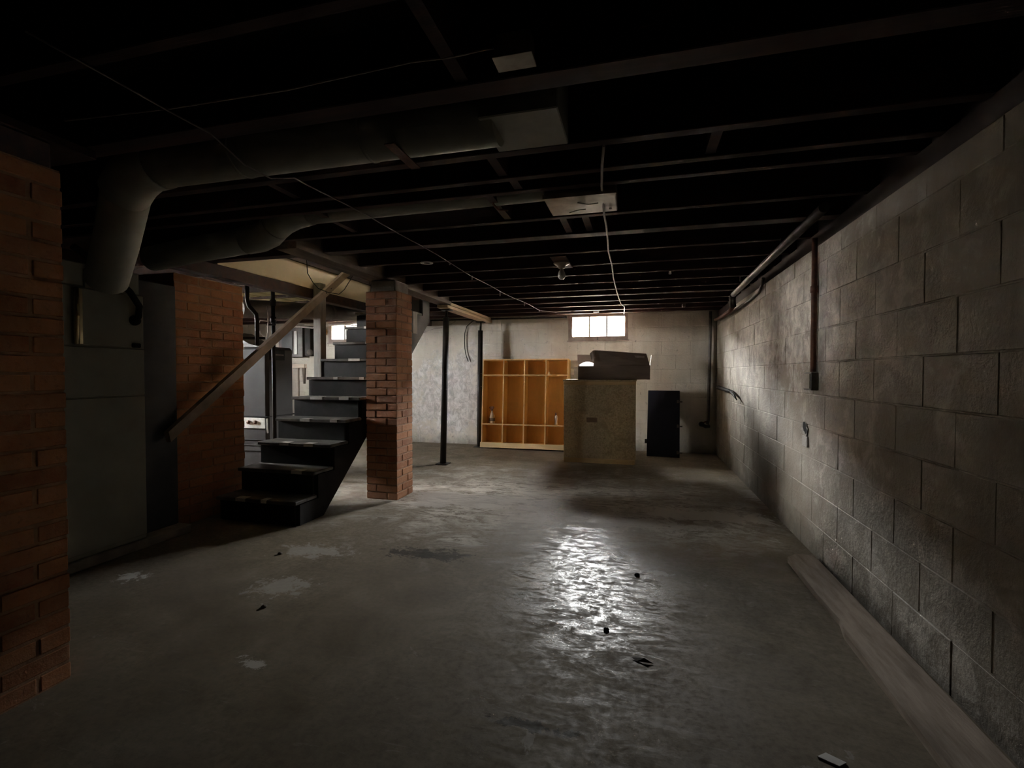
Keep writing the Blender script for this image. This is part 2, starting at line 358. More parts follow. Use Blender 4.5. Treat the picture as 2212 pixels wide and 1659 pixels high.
def inst(name, key, maker, mat, parent, loc, rot=(0, 0, 0)):
    """a piece that shares its mesh with alike pieces"""
    if key not in _cache:
        me = maker().mesh(name); me.materials.append(M[mat]); _cache[key] = me
    o = bpy.data.objects.new(name, _cache[key]); COL.objects.link(o); o.parent = parent
    o.location = Vector(loc)-wloc(parent); o.rotation_euler = rot; return o
def R3(v): return round(v, 3)

# ------------------------------------------------------------------ the shell
struct(MB().box(XL-.25, XR+.25, YF-.25, YB+.25, -.15, 0).build('floor', 'floor'))

def slab_with_holes(mb, a0, a1, z0, z1, holes, put):
    """boxes that fill a0..a1 x z0..z1 around rectangular holes (left to right)"""
    x = a0
    for h0, h1, k0, k1 in sorted(holes):
        put(x, h0, z0, z1); put(h0, h1, z0, k0)
        if k1 < z1-.001: put(h0, h1, k1, z1)
        x = h1
    put(x, a1, z0, z1)
BH, BL, BG = .2032, .4064, .0045
def block_rects(a0, a1, ztop, holes, shift0=0.0):
    out = []; row = 0; z = 0.0
    while z < ztop-.03:
        z1 = min(z+BH, ztop); x = a0-(BL/2 if row % 2 else 0)-shift0
        while x < a1:
            parts = [(max(x, a0), min(x+BL, a1), z, z1)]
            for h in holes:
                nxt = []
                for (p0, p1, q0, q1) in parts:
                    if p1 <= h[0] or p0 >= h[1] or q1 <= h[2] or q0 >= h[3]: nxt.append((p0, p1, q0, q1)); continue
                    if p0 < h[0]: nxt.append((p0, h[0], q0, q1))
                    if p1 > h[1]: nxt.append((h[1], p1, q0, q1))
                    m0, m1 = max(p0, h[0]), min(p1, h[1])
                    if q0 < h[2]: nxt.append((m0, m1, q0, h[2]))
                    if q1 > h[3]: nxt.append((m0, m1, h[3], q1))
                parts = nxt
            out += [q for q in parts if q[1]-q[0] > .05 and q[3]-q[2] > .04]
            x += BL
        z = z1; row += 1
    return out
# back wall
mb = MB(); slab_with_holes(mb, XL-.2, XR+.2, 0, 2.05, [W3, W1], lambda x0, x1, z0, z1: mb.box(x0, x1, YB+.0024, YB+.2, z0, z1))
wb = struct(mb.build('wall_back', 'bwall'))
for x0, x1, z0, z1 in block_rects(XL, XR, 2.05, [W1, W3]):
    vg = .006 if random.random() < .14 else .0012
    lx, lz = R3(x1-x0-vg), R3(z1-z0-.006)
    inst('block', ('bb', lx, lz), lambda: MB().box(-lx/2, lx/2, 0, .06, -lz/2, lz/2, .0022), 'bwall', wb,
         ((x0+x1)/2, YB+random.uniform(-.0018, .0012), (z0+z1)/2))
# right wall
mb = MB().box(XR+.0026, XR+.2, YF-.2, YB+.2, 0, ZW)
wr = struct(mb.build('wall_right', 'rwall'))
for y0, y1, z0, z1 in block_rects(YF, YB, ZW, [], .06):
    if y1 < -.4: continue
    vg = .006 if random.random() < .15 else .0012
    ly, lz = R3(y1-y0-vg), R3(z1-z0-.0055)
    inst('block', ('rb', ly, lz), lambda: MB().box(0, .06, -ly/2, ly/2, -lz/2, lz/2, .0026), 'rwall', wr,
         (XR+random.uniform(-.0015, .0015), (y0+y1)/2, (z0+z1)/2), (0, random.uniform(-.004, .004), random.uniform(-.0008, .0008)))
MB().box(XR, XR+.2, YF, -.38, 0, ZW).build('plain_block_face', 'rwall', wr)
MB().box(XR+.012, XR+.2, YF-.2, YB+.2, ZW, ZJ).build('sill_plate', 'subfloor', wr)
MB().box(XR+.05, XR+.2, YF-.2, YB+.2, ZJ, ZS+.05).build('rim_joist', 'subfloor', wr)
# left and front walls
mb = MB(); slab_with_holes(mb, YF-.2, YB+.2, 0, ZS+.05, [W2], lambda y0, y1, z0, z1: mb.box(XL-.2, XL, y0, y1, z0, z1))
struct(mb.build('wall_left', 'bwall'))
struct(MB().box(XL-.2, XR+.2, YF-.2, YF, 0, ZS+.05).build('wall_front', 'rwall'))
struct(MB().box(-4.05, -3.95, YF, 2.95, 0, ZJ-.003).build('wall_partition', 'subfloor'))  # partition added to stop the far-left window's light and hide that room
# back-wall sill plate and rim
mb = MB().box(XL-.2, XR+.2, YB+.01, YB+.2, 2.05, 2.085).box(XL-.2, XR+.2, YB+.04, YB+.2, 2.085, ZS+.05)
mb.build('sill_plate', 'wood_plain', wb)

# windows
def window(n, rect, axis, at, muls, hide=None):
    a0, a1, z0, z1 = rect; t = .045
    def bx(mb, p0, p1, q0, q1, d0, d1):
        return mb.box(p0, p1, at+d0, at+d1, q0, q1) if axis == 'Y' else mb.box(at-d1, at-d0, p0, p1, q0, q1)
    fr = MB(); bx(fr, a0, a1, z0, z0+t+.012, -.004, .085); bx(fr, a0, a1, z1-.035, z1, -.004, .085); bx(fr, a0, a0+t+.015, z0+t+.012, z1-.035, -.004, .085); bx(fr, a1-t, a1, z0+t+.012, z1-.035, -.004, .085)
    root = struct(fr.build('window_%d' % n, 'sash'))
    sl = MB(); bx(sl, a0-.02, a1+.02, z0-.018, z0, -.012, .12); sl.build('sill', 'sash', root)
    e = [a0+t+.015]+muls+[a1-t]
    for k in range(len(e)-1):
        pn = MB(); bx(pn, e[k]+(.011 if k else 0), e[k+1]-(.011 if k < len(e)-2 else 0), z0+t+.012, z1-.035, .030, .034); pn.build('pane', 'glass', root)
    for x in muls:
        ml = MB(); bx(ml, x-.011, x+.011, z0+t+.012, z1-.035, .012, .05); ml.build('mullion', 'pipe', root)
    return root
w1 = window(1, W1, 'Y', YB, [-.722, -.462])
MB().box(-.606, -.588, YB-.006, YB+.012, W1[2]-.02, W1[2]+.05).build('latch', 'pipe', w1)
window(2, W3, 'Y', YB, [-4.955])
window(3, W2, 'X', XL, [3.35, 3.75])

# ground outside, at grade just below the windows
mb = MB()
for x0, x1, y0, y1 in ((-30, 25, YB+.2, 30), (-30, XL-.2, -25, YB+.2), (XR+.2, 25, -25, YB+.2), (XL-.2, XR+.2, -25, YF-.2)):
    mb.box(x0, x1, y0, y1, 1.3, 1.56)
g0 = struct(mb.build('ground', 'ground'))
# unseen well and wall, added to hide the low sky from the basement windows
struct(MB().box(W3[0]-.35, W3[1]+.35, YB+.75, YB+.9, 1.3, 2.45).box(W3[0]-.35, W3[0]-.2, YB+.2, YB+.75, 1.3, 2.45).box(W3[1]+.2, W3[1]+.35, YB+.2, YB+.75, 1.3, 2.45).build('window_well', 'conc'))  # well sides added to cut the daylight through the second back window
struct(MB().box(-14, 12, 11.6, 12.0, 1.5, 3.15).build('neighbour_wall', 'siding'))  # added wall, its height set to shape the daylight on the floor

# ceiling: subfloor with the stairwell hole, joists, blocking
mb = MB()
mb.box(XL-.2, OPX0, YF-.2, YB+.2, ZS, ZS+.05).box(OPX1, XR+.2, YF-.2, YB+.2, ZS, ZS+.05).box(OPX0, OPX1, YF-.2, OPY0, ZS, ZS+.05).box(OPX0, OPX1, OPY1, YB+.2, ZS, ZS+.05)
ce = struct(mb.build('ceiling', 'subfloor'))
JY = [(-2.6+.4064*i, .042) for i in range(9)] + [(1.06, .042), (1.50, .085), (1.93, .05), (2.17, .042), (2.34, .042), (2.77, .042), (3.17, .09), (3.59, .042), (4.02, .042), (4.42, .042), (4.82, .042), (5.22, .042),
      (5.61, .085), (6.03, .042), (6.46, .042), (6.86, .042), (7.22, .042)]
JY = sorted(JY)
for yj, wj in JY:
    spans = [(XL, XR+.05)]
    if OPY0+.02 < yj < OPY1: spans = [(-2.25, XR+.05), (XL, OPX0-.09)]
    elif 2.8 < yj < 5.7: spans = [(-2.25, XR+.05), (XL, -2.422)]
    for x0, x1 in spans:
        lx, wj2 = R3(x1-x0), R3(wj)
        inst('joist', ('j', lx, wj2), lambda: MB().box(-lx/2, lx/2, -wj2, 0, 0, ZS-ZJ, .003), 'joist', ce, ((x0+x1)/2, yj, ZJ+random.uniform(-.003, .003)))
def blocking(x, i0, wid=.04, tilt=.06):
    (ya, wa), (yb, wb2) = JY[i0], JY[i0+1]; yb -= wb2
    m4 = MB().prism([(x-wid/2, ZJ+.01), (x+wid/2, ZJ+.01), (x+wid/2+tilt*.3, ZS-.01), (x-wid/2+tilt*.3, ZS-.01)], 'Y', ya+.002, yb-.002)
    m4.build('blocking', 'joist', ce)
idx = {round(y, 2): i for i, (y, _) in enumerate(JY)}
for x, y in ((-.60, 1.93), (-.57, 2.17), (-.53, 1.06), (.28, 1.93), (-.43, 2.77), (-.74, 2.34), (-.3, 2.77), (-1.7, 1.93), (-1.75, 2.34)):
    blocking(x, idx[y])
# stairwell lining going up through the floor
mb = MB().box(OPX0-.08, OPX0-.02, OPY0, 6.3, ZJ-.01, 4.6).box(OPX0-.08, OPX1+.08, OPY0-.06, OPY0, ZS, 4.6).box(OPX0-.08, OPX1+.08, OPY0-.06, 6.36, 4.6, 4.66)
slab_with_holes(mb, OPY0, 6.3, ZS, 4.6, [STAIR_LIGHT], lambda y0, y1, z0, z1: mb.box(OPX1+.001, OPX1+.08, y0, y1, z0, z1))
mb.box(OPX0-.08, OPX1+.08, 6.3, 6.36, ZS, 4.6)
sw = struct(mb.build('wall_stairwell', 'plaster'))
MB().box(OPX0-.018, OPX0-.01, OPY0+.02, 5.9, ZJ+.0, ZJ+.035).build('base_strip', 'plaster', sw)

# ------------------------------------------------------------------ brickwork
CRS, BLN, BWD, BHT, MJ = .0677, .203, .095, .057, .0107
def brick(parent, cx, cy, z, lx, ly):
    lx, ly = R3(lx), R3(ly)
    inst('brick', ('br', lx, ly), lambda: MB().box(-lx/2, lx/2, -ly/2, ly/2, -BHT/2, BHT/2, .003), 'brick', parent,
         (cx+random.uniform(-.002, .002), cy+random.uniform(-.002, .002), z+CRS/2+random.uniform(-.001, .001)), (0, 0, random.uniform(-.008, .008)))
def pillar(label, x0, y0, courses, zt, group=None, cap='conc'):
    """square pinwheel-bonded brick pillar, 309 mm on a side, from the floor up"""
    Wd = BLN+MJ+BWD
    t = thing('brick_pillar', label, 'pillar', (x0+Wd/2, y0+Wd/2, 0), group)
    MB().box(x0+.0035, x0+Wd-.0035, y0+.0035, y0+Wd-.0035, 0, courses*CRS).build('mortar', 'mortar', t)
    for k in range(courses):
        z = k*CRS; a, c = BLN/2, BWD/2; spots = [(a, c, 0), (Wd-c, a, 1), (Wd-a, Wd-c, 0), (c, Wd-a, 1)]
        if k % 2: spots = [(Wd-u, v, r) for u, v, r in spots]
        for u, v, r in spots: brick(t, x0+u, y0+v, z, *((BLN, BWD) if not r else (BWD, BLN)))
    MB().box(x0+.035, x0+Wd-.03, y0+.03, y0+Wd-.01, courses*CRS, zt, .008).build('cap_block', cap, t)
    return t
pillar('brick pillar standing on the floor just right of the black stairs', -2.412, 3.915, 28, 2.0)
pillar('brick pillar at the far left edge, nearest to the viewer', -2.376, 1.0, 28, 2.0, cap='joist')
def chimney(x0, x1, y0, y1, courses):
    t = thing('brick_chimney', 'broad brick chimney behind the wooden handrail, beside the grey furnace', 'chimney', ((x0+x1)/2, (y0+y1)/2, 0))
    MB().box(x0+.0035, x1-.0035, y0+.0035, y1-.0035, 0, courses*CRS).build('mortar', 'mortar', t)
    for k in range(courses):
        z = k*CRS
        y = y0-(0 if k % 2 else (BLN+MJ)/2)
        while y < y1-.02:
            a, b2 = max(y, y0), min(y+BLN, y1)
            if b2-a > .03: brick(t, x1-BWD/2, (a+b2)/2, z, BWD, b2-a)
            y += BLN+MJ
        for yy in (y0+BWD/2, y1-BWD/2):
            x = x0+.02-(0 if k % 2 else (BLN+MJ)/2)
            xe = x1-BWD-MJ
            while x < xe-.02:
                a, b2 = max(x, x0), min(x+BLN, xe)
                if b2-a > .03: brick(t, (a+b2)/2, yy, z, b2-a, BWD)
                x += BLN+MJ
    return t
chimney(-3.80, -3.31, 2.80, 3.44, 28)

# ------------------------------------------------------------------ beams and posts
one('support_beam', MB().box(-2.42, -2.252, 2.80, 5.60, 2.003, 2.270, .004), 'beam', 'old brown ceiling beam resting on the brick pillar beside the stairwell', 'beam')
one('support_beam', MB().box(-2.36, -2.10, YF+.02, 1.455, 2.003, 2.038, .004), 'joist', 'dark ceiling beam resting on the nearest brick pillar at far left', 'beam')
t = thing('support_beam', 'short pale pine beam between the two thin steel posts', 'beam', (-2.33, 6.5, 1.955))
MB().box(-2.40, -2.265, 5.605, 7.35, 1.998, 2.036, .003).build('plank', 'newbeam', t)
MB().box(-2.40, -2.262, 5.50, 7.35, 1.957, 1.995, .003).build('plank', 'newbeam', t)
one('support_beam', MB().box(-3.40, -3.305, 2.66, 7.35, 1.935, 2.036, .004), 'joist', 'dark brown beam along the left side of the stairwell opening', 'beam')
def post(label, x, y, ztop, tx=0.0, zs=1.74):
    t = thing('steel_post', label, 'post', (x, y, 0), 'thin steel posts under the beam')
    MB().tube([(x, y, .012), (x+tx*.9, y, zs)], .038, 16).build('tube', 'iron', t)
    MB().tube([(x+tx*.9, y, zs), (x+tx, y, ztop-.012)], .017, 12).build('screw_jack', 'iron', t)
    MB().box(x-.075, x+.075, y-.075, y+.075, 0, .012, .003).build('base_plate', 'iron', t)
    MB().box(x+tx-.06, x+tx+.06, y-.06, y+.06, ztop-.012, ztop).build('top_plate', 'iron', t)
    for k in (.95, 1.15): MB().tube([(x+tx*.5+.03, y-.03, k), (x+tx*.5+.04, y-.042, k)], .008, 8).build('pin', 'pipe', t)
post('dark steel post with a flat foot plate, nearer of the two thin posts', -2.395, 5.66, 1.955, .055, 1.86)
post('thin dark steel post beside the orange cubby unit, by the back wall', -2.402, 7.12, 1.955, .025, 1.82)

# ------------------------------------------------------------------ stairs
RI, RU, SX0, SX1, SY = .186, .215, -3.17, -2.50, 3.06
st = thing('staircase', 'black painted wooden stairs climbing away behind the brick pillar', 'stairs', ((SX0+SX1)/2, 4.1, 0))
NT = 11
for k in range(NT):
    z = RI*(k+1); y = SY+RU*k
    if k < NT-1:
        tr = MB().box(SX0-.035, SX1+.03, y-.025, y+RU+.012, z-.028, z, .006).build('tread', 'tread', st)
    MB().box(SX0, SX1, y, y+.02, RI*k, z-.029).build('riser', 'darkwood', st)
    # white anti-slip tape remnants under the nosing
    if k < 9:
        for (u, wd) in {0: ((.30, .09), (.62, .05)), 1: ((.80, .10),), 2: ((.36, .09), (.72, .09)), 3: ((.42, .10), (.86, .07)), 4: ((.36, .13), (.80, .10)), 5: ((.45, .05), (.88, .05)), 6: ((.55, .13),), 7: ((.62, .10),), 8: ((.4, .1),)}[k]:
            cx = SX0+u*(SX1-SX0)
            MB().box(cx-wd/2, cx+wd/2, y-.027, y-.0245, z-.024, z+.0015).box(cx-wd/2, cx+wd/2, y-.027, y+.03+.02*random.random(), z-.001, z+.0015).build('tape_patch', 'tag', st)
sl = .865
for xs, nm in ((SX1-.001, 'stringer'), (SX0-.037, 'stringer')):
    pl = [(SY+.02, 0), (SY+.30, 0), (5.42, sl*(5.42-SY-.30)), (5.42, 2.03), (SY+10*RU+.02, 2.03)]
    for k in range(9, -1, -1): pl += [(SY+RU*(k+1)+.02, RI*(k+1)-.03), (SY+RU*k+.02, RI*(k+1)-.03)]
    MB().prism(pl, 'X', xs, xs+.036).build(nm, 'darkwood', st)
MB().box(SX1+.04, SX1+.075, 4.90, 5.0, 1.60, 1.84).build('brace', 'greywood', st)
one('stair_post', MB().box(-3.305, -3.215, 4.36, 4.45, 0, 2.10, .004), 'greywood', 'square grey wooden post standing at the left side of the stairs', 'post')
t = thing('handrail', 'bare wooden handrail sloping up the left side of the stairs', 'handrail', (-3.15, 2.62, .7))
a, b2 = Vector((-3.165, 2.60, .70)), Vector((-3.165, 4.80, 2.31)); d = (b2-a).normalized(); nrm = Vector((0, -d.z, d.y))
mb = MB(); h2, w2 = .046, .021
vs = [a+nrm*s1*h2*.75+Vector((s2*w2, 0, 0))+d*(.03 if s1 > 0 else 0) for s1 in (-1, 1) for s2 in (-1, 1)]+[b2+nrm*s1*h2*.75+Vector((s2*w2, 0, 0)) for s1 in (-1, 1) for s2 in (-1, 1)]
mb.add(vs, [(0, 1, 3, 2), (4, 6, 7, 5), (0, 4, 5, 1), (2, 3, 7, 6), (0, 2, 6, 4), (1, 5, 7, 3)])
MB.build(mb, 'rail', 'rail', t)
for yb in (4.36, 4.44):
    zb = .70+(yb-2.60)*d.z/d.y
    MB().tube([(-3.14, yb, zb), (-3.216, yb, zb)], .007, 8).build('bolt', 'iron', t)
one('hanging_wire', MB().tube([(-2.62, 3.36, 2.27), (-2.62, 3.38, 2.08), (-2.62, 3.39, 1.97), (-2.63, 3.47, 1.91), (-2.64, 3.55, 1.875), (-2.65, 3.70, 1.865), (-2.65, 3.86, 1.875), (-2.64, 3.93, 1.93), (-2.62, 4.04, 2.08), (-2.6, 4.1, 2.27)], .0035, 6), 'black',
    'thin dark wire looping down in the stairwell opening', 'wire')

# ------------------------------------------------------------------ near-left furnace and its ducts
t = thing('furnace', 'tall grey-green metal furnace cabinet beside the nearest brick pillar', 'furnace', (-3.45, 2.2, .06))
MB().box(-3.80, -3.15, 1.80, 2.450, .06, 1.66, .008).build('body', 'furnace', t)
up = MB().box(-3.15, -3.138, 2.035, 2.425, 1.318, 1.648, .004).build('door', 'furnace', t)
MB().box(-3.14, -3.115, 2.355, 2.405, 1.315, 1.345, .006).build('latch', 'black', up)
lo = MB().box(-3.15, -3.138, 1.82, 2.440, 1.012, 1.308, .004).build('door', 'furnace', t)
lo = MB().box(-3.15, -3.138, 1.82, 2.440, .09, 1.004, .004).build('door', 'furnace', t)
MB().tube([(-3.132, 2.045, 1.32), (-3.128, 2.045, 1.48), (-3.132, 2.045, 1.645)], .013, 12).build('edge_strip', 'brass', t)
MB().box(-3.139, -3.131, 2.052, 2.078, 1.32, 1.645, .002).build('edge_strip', 'brass', t)
hd = MB().box(-3.80, -3.16, 1.90, 2.43, 1.66, 1.80, .006).build('header_box', 'furnace', t)
fr = MB()
for a0, a1, c0, c1 in ((2.10, 2.265, 1.745, 1.765), (2.10, 2.265, 1.655, 1.672), (2.10, 2.128, 1.672, 1.745), (2.25, 2.265, 1.672, 1.745)): fr.box(-3.162, -3.145, a0, a1, c0, c1)
fr.build('sight_frame', 'furnace', t)
MB().box(-3.159, -3.157, 2.128, 2.25, 1.672, 1.745).build('sight_glass', 'black', t)
MB().lathe((-3.138, 2.375, 1.49), [(0, .03), (.026, .028), (.032, .01), (.032, -.004), (0, -.004)], 14, 'X').build('knob', 'black', t)
MB().tube([(-3.05, 1.98, 1.86), (-3.06, 2.10, 1.80), (-3.07, 2.22, 1.73), (-3.08, 2.31, 1.66), (-3.09, 2.375, 1.58), (-3.11, 2.385, 1.52), (-3.13, 2.38, 1.49)], .019, 12).build('flexible_conduit', 'black', t)
one('air_return', MB().box(-3.62, -3.23, 2.462, 2.745, .061, 1.78, .006), 'furnace_d', 'dark sheet-metal air return standing between furnace and chimney', 'duct')
one('concrete_pad', MB().box(-3.95, -3.13, 1.76, 2.76, 0, .06, .006), 'conc', 'low concrete pad under the grey-green furnace', 'pad')

def duct(name, label, segs, mat='duct'):
    t = thing(name, label, 'duct', segs[0][1][0])
    for nm, pts, r in segs:
        MB().tube(pts, r, 22).build(nm, mat, t)
    return t
d1 = duct('round_duct', 'larger round metal duct crossing the ceiling nearest the viewer', [
    ('pipe', [(-.50, 1.70, 2.085), (-2.08, 1.70, 2.085)], .098),
    ('elbow', [(-2.07, 1.70, 2.085), (-2.17, 1.705, 2.08), (-2.28, 1.73, 2.05), (-2.36, 1.755, 2.01)], .104),
    ('pipe', [(-2.34, 1.75, 2.02), (-2.62, 1.90, 1.83), (-2.86, 2.02, 1.67)], .098)])
for x in (-1.02, -1.62): MB().tube([(x-.006, 1.70, 2.085), (x+.006, 1.70, 2.085)], .1015, 22).build('seam', 'duct', d1)
MB().box(-.545, -.265, 1.60, 1.865, 2.035, 2.265, .004).build('boot', 'duct', d1)
d2 = duct('round_duct', 'smaller round metal duct with a low elbow beside the stairwell', [
    ('pipe', [(-.44, 2.47, 2.125), (-1.90, 2.47, 2.115)], .077),
    ('elbow', [(-1.89, 2.47, 2.115), (-2.0, 2.475, 2.10), (-2.10, 2.49, 2.075), (-2.18, 2.51, 2.04)], .082),
    ('elbow', [(-2.16, 2.50, 2.05), (-2.22, 2.52, 2.02), (-2.30, 2.53, 2.0), (-2.40, 2.53, 1.992)], .086),
    ('pipe', [(-2.38, 2.53, 1.993), (-2.80, 2.54, 1.965), (-3.20, 2.55, 1.93)], .082)])
MB().tube([(-.74, 2.40, 2.08), (-.745, 2.45, 2.043), (-.735, 2.52, 2.036), (-.70, 2.57, 2.05)], .006, 8).build('strap', 'rust', d2)
MB().box(-.90, -.86, 1.59, 1.81, 1.983, 1.987).build('strap', 'rust', d1)
t = thing('ceiling_pan', 'square tarnished metal pan on the ceiling joists, crossed by a white cable', 'duct pan', (-.29, 2.49, 2.04))
MB().box(-.46, -.11, 2.365, 2.625, 2.012, 2.10, .005).build('pan', 'pan', t)
MB().box(-.463, -.107, 2.352, 2.366, 2.010, 2.03).build('rim', 'pan', t)
MB().tube([(-.30, 2.44, 2.009), (-.25, 2.47, 2.006), (-.20, 2.47, 2.009)], .003, 6).build('crease', 'pan', t)
MB().tube([(-.36, 2.58, 2.009), (-.31, 2.54, 2.005), (-.27, 2.545, 2.009)], .003, 6).build('crease', 'pan', t)
MB().lathe((-.145, 2.57, 2.012), [(0, -.006), (.007, -.004), (.008, 0)], 10).build('screw', 'white', t)
t = thing('junction_box', 'small metal junction box on a near ceiling joist', 'electrical box', (-.345, 1.36, 2.04))
MB().box(-.40, -.295, 1.320, 1.380, 2.046, 2.11, .004).build('box', 'pan', t)
MB().box(-.405, -.29, 1.315, 1.385, 2.040, 2.046, .001).build('cover', 'pan', t)

# ------------------------------------------------------------------ lamp, wires, cables
bx0, by0 = -.590, 3.785
t = thing('ceiling_lamp', 'bare unlit light bulb in a round porcelain ceiling holder', 'lamp', (bx0, by0, ZJ))
MB().box(bx0-.06, bx0+.06, by0-.2, by0+.21, ZJ-.014, ZJ-.004).build('mounting_board', 'joist', t)
MB().lathe((bx0, by0, ZJ-.014), [(0, 0), (.062, 0), (.064, -.008), (.055, -.016), (.030, -.024), (.026, -.044), (.021, -.046), (0, -.046)], 24).build('holder', 'porcelain', t)
MB().lathe((bx0, by0, ZJ-.058), [(.0135, .012), (.0135, -.004), (.0165, -.014), (.025, -.034), (.030, -.052), (.030, -.062), (.026, -.076), (.017, -.086), (.006, -.091), (0, -.092)], 24).build('bulb', 'bulb', t)
one('paper_ring', MB().lathe((-1.64, 3.555, ZJ-.010), [(.028, 0), (.050, 0), (.052, .003), (.050, .006), (.028, .006), (.026, .003), (.028, 0)], 24), 'white', 'flat white ring fixed under a ceiling joist', 'ring')
pts = [(-.133, 1.90), (-.151, 2.058), (-.171, 2.309), (-.182, 2.632), (-.188, 2.92), (-.200, 3.25), (-.212, 3.522), (-.21, 3.973), (-.226, 4.5), (-.228, 5.04), (-.223, 5.7), (-.215, 6.213), (-.18, 6.5), (-.182, 6.62), (-.209, 7.30)]
mb = MB().tube([(x, y, 2.005 if 2.33 < y < 2.64 else ZJ-.012-.004*math.sin(i*2.1)) for i, (x, y) in enumerate(pts)], .0058, 8)
one('cable', mb, 'cable', 'white electric cable stapled across the joists towards the back window', 'cable')
wp = [(-1.54, .9), (-1.53, 1.301), (-1.51, 1.583), (-1.504, 2.003), (-1.47, 2.436), (-1.45, 3.049), (-1.452, 3.175), (-1.461, 3.539), (-1.461, 4.112), (-1.443, 4.978), (-1.371, 5.875), (-1.334, 6.566), (-1.15, 6.86), (-.98, 7.05), (-.70, 7.15), (-.40, 7.20)]
t = thing('bell_wire', 'thin grey wire running along the ceiling, hung with small clips', 'wire', (-1.46, 3.0, 2.03))
def wz(y): return 1.975 if 1.55 < y < 1.85 else ZJ-.008-.004*math.sin(y*5)
fine = []
for i in range(len(wp)-1):
    n = max(1, int((wp[i+1][1]-wp[i][1])/.12))
    for k in range(n):
        u = k/n; x = wp[i][0]*(1-u)+wp[i+1][0]*u; y = wp[i][1]*(1-u)+wp[i+1][1]*u; fine.append((x, y, wz(y)))
fine.append((*wp[-1], wz(wp[-1][1])))
MB().tube(fine, .0032, 6).build('wire', 'wire', t)
for x, y, h in ((-1.461, 3.60, .012), (-1.461, 4.13, .03), (-1.443, 4.98, .045), (-1.38, 5.86, .035), (-1.334, 6.56, .02)):
    MB().box(x-.006, x+.006, y-.004, y+.004, ZJ-.012-h, ZJ-.006, .002).build('clip', 'cable', t)
one('pale_wire', MB().tube([(-2.0, 1.28, 2.06), (-1.54, 1.30, 2.05), (-1.08, 1.31, 2.05), (-.87, 1.305, 2.055), (-.646, 1.30, 2.06), (-.52, 1.295, 2.05), (-.425, 1.31, 2.065), (-.402, 1.325, 2.075)], .004, 6), 'wire',
    'pale wire along the nearest joist leading to the junction box', 'wire')
one('insulator_knob', MB().lathe((.262, 4.399, ZJ-.002), [(0, 0), (.008, 0), (.013, -.006), (.009, -.013), (.013, -.02), (.008, -.026), (0, -.027)], 12), 'white', 'tiny white ceramic knob under a joist, right of the light bulb', 'knob')
one('joist_bracket', MB().box(.535, .575, 6.46, 6.51, 1.995, 2.036, .003), 'pipe', 'small grey metal bracket under a joist near the right wall', 'bracket')
one('cable_clamp', MB().box(-.625, -.545, 6.92, 6.96, 2.022, 2.0375, .002), 'cable', 'small pale plate under the ceiling joists above the back window', 'clamp')

# ------------------------------------------------------------------ back wall pipes and cables
one('wall_pipe', MB().tube([(-4.2, 7.315, 2.022), (-3.25, 7.315, 2.022), (-1.06, 7.315, 2.008)], .013, 10), 'iron', 'thin dark pipe running along the top of the back wall', 'pipe')
one('loose_cable', MB().tube([(-2.50, 7.335, 2.005), (-2.582, 7.335, 1.995), (-2.685, 7.335, 1.911), (-2.72, 7.335, 1.80), (-2.725, 7.335, 1.688), (-2.72, 7.335, 1.56), (-2.70, 7.335, 1.45), (-2.66, 7.335, 1.345)], .006, 8), 'black',
    'dark cable end hanging down the back wall between the two posts', 'cable')
one('slack_wire', MB().tube([(-3.45, 7.335, 1.82), (-3.407, 7.335, 1.838), (-3.258, 7.335, 1.885), (-3.111, 7.335, 1.905), (-2.96, 7.335, 1.95), (-2.868, 7.335, 2.005)], .004, 6), 'wire',
    'thin slack wire across the back wall behind the nearer steel post', 'wire')
t = thing('water_pipe', 'vertical pipe with a round valve in the right back corner', 'pipe', (.975, 7.31, .4))
MB().tube([(.985, 7.315, 2.03), (.985, 7.315, 1.6), (.975, 7.315, 1.0), (.968, 7.315, .48), (.955, 7.305, .43)], .021, 12).build('pipe', 'pipe', t)
MB().tube([(.985, 7.318, .40), (.93, 7.30, .395), (.89, 7.29, .42)], .026, 12).build('trap', 'pipe', t)
MB().tube([(.955, 7.30, .47), (.91, 7.285, .455), (.885, 7.28, .44)], .012, 8).build('arm', 'rust', t)
vv = MB().lathe((.875, 7.28, .43), [(0, .035), (.026, .033), (.036, .012), (.036, -.012), (.026, -.033), (0, -.035)], 16, 'Y').build('valve', 'iron', t)
MB().tube([(.875, 7.25, .43), (.90, 7.245, .415), (.935, 7.245, .408)], .008, 8).build('lever', 'iron', t)

# ------------------------------------------------------------------ right wall pipes
t = thing('drain_pipe', 'long sloping metal pipe hung under the joists along the right wall', 'pipe', (.93, 4.0, 2.0))
MB().tube([(.90, 2.75, 1.985), (.915, 4.0, 1.975), (.935, 5.35, 1.955)], .026, 14).build('pipe', 'pipe', t)
MB().tube([(.935, 5.33, 1.955), (.945, 5.45, 1.94), (.96, 5.52, 1.90), (.97, 5.54, 1.86)], .033, 14).build('elbow', 'iron', t)
MB().tube([(.97, 5.54, 1.865), (1.0, 5.9, 1.855), (1.03, 6.7, 1.87), (1.035, 7.2, 1.90)], .022, 12).build('pipe', 'rust', t)
for y in (3.5, 4.8): MB().box(.895, .945, y-.008, y+.008, 1.99, 2.036).build('hanger', 'iron', t)
one('wall_conduit', MB().tube([(1.058, 4.66, 1.99), (1.058, 4.70, 1.93), (1.058, 4.82, 1.89), (1.058, 5.2, 1.872), (1.058, 6.2, 1.868), (1.058, 6.95, 1.87)], .014, 10), 'pipe', 'thin grey conduit curving down along the top of the right wall', 'conduit')
t = thing('rusty_conduit', 'rusted vertical conduit ending in an outlet box on the right wall', 'conduit', (1.06, 3.4, 1.05))
MB().tube([(1.058, 3.385, 1.99), (1.058, 3.385, 1.16)], .0165, 12).build('pipe', 'rust', t)
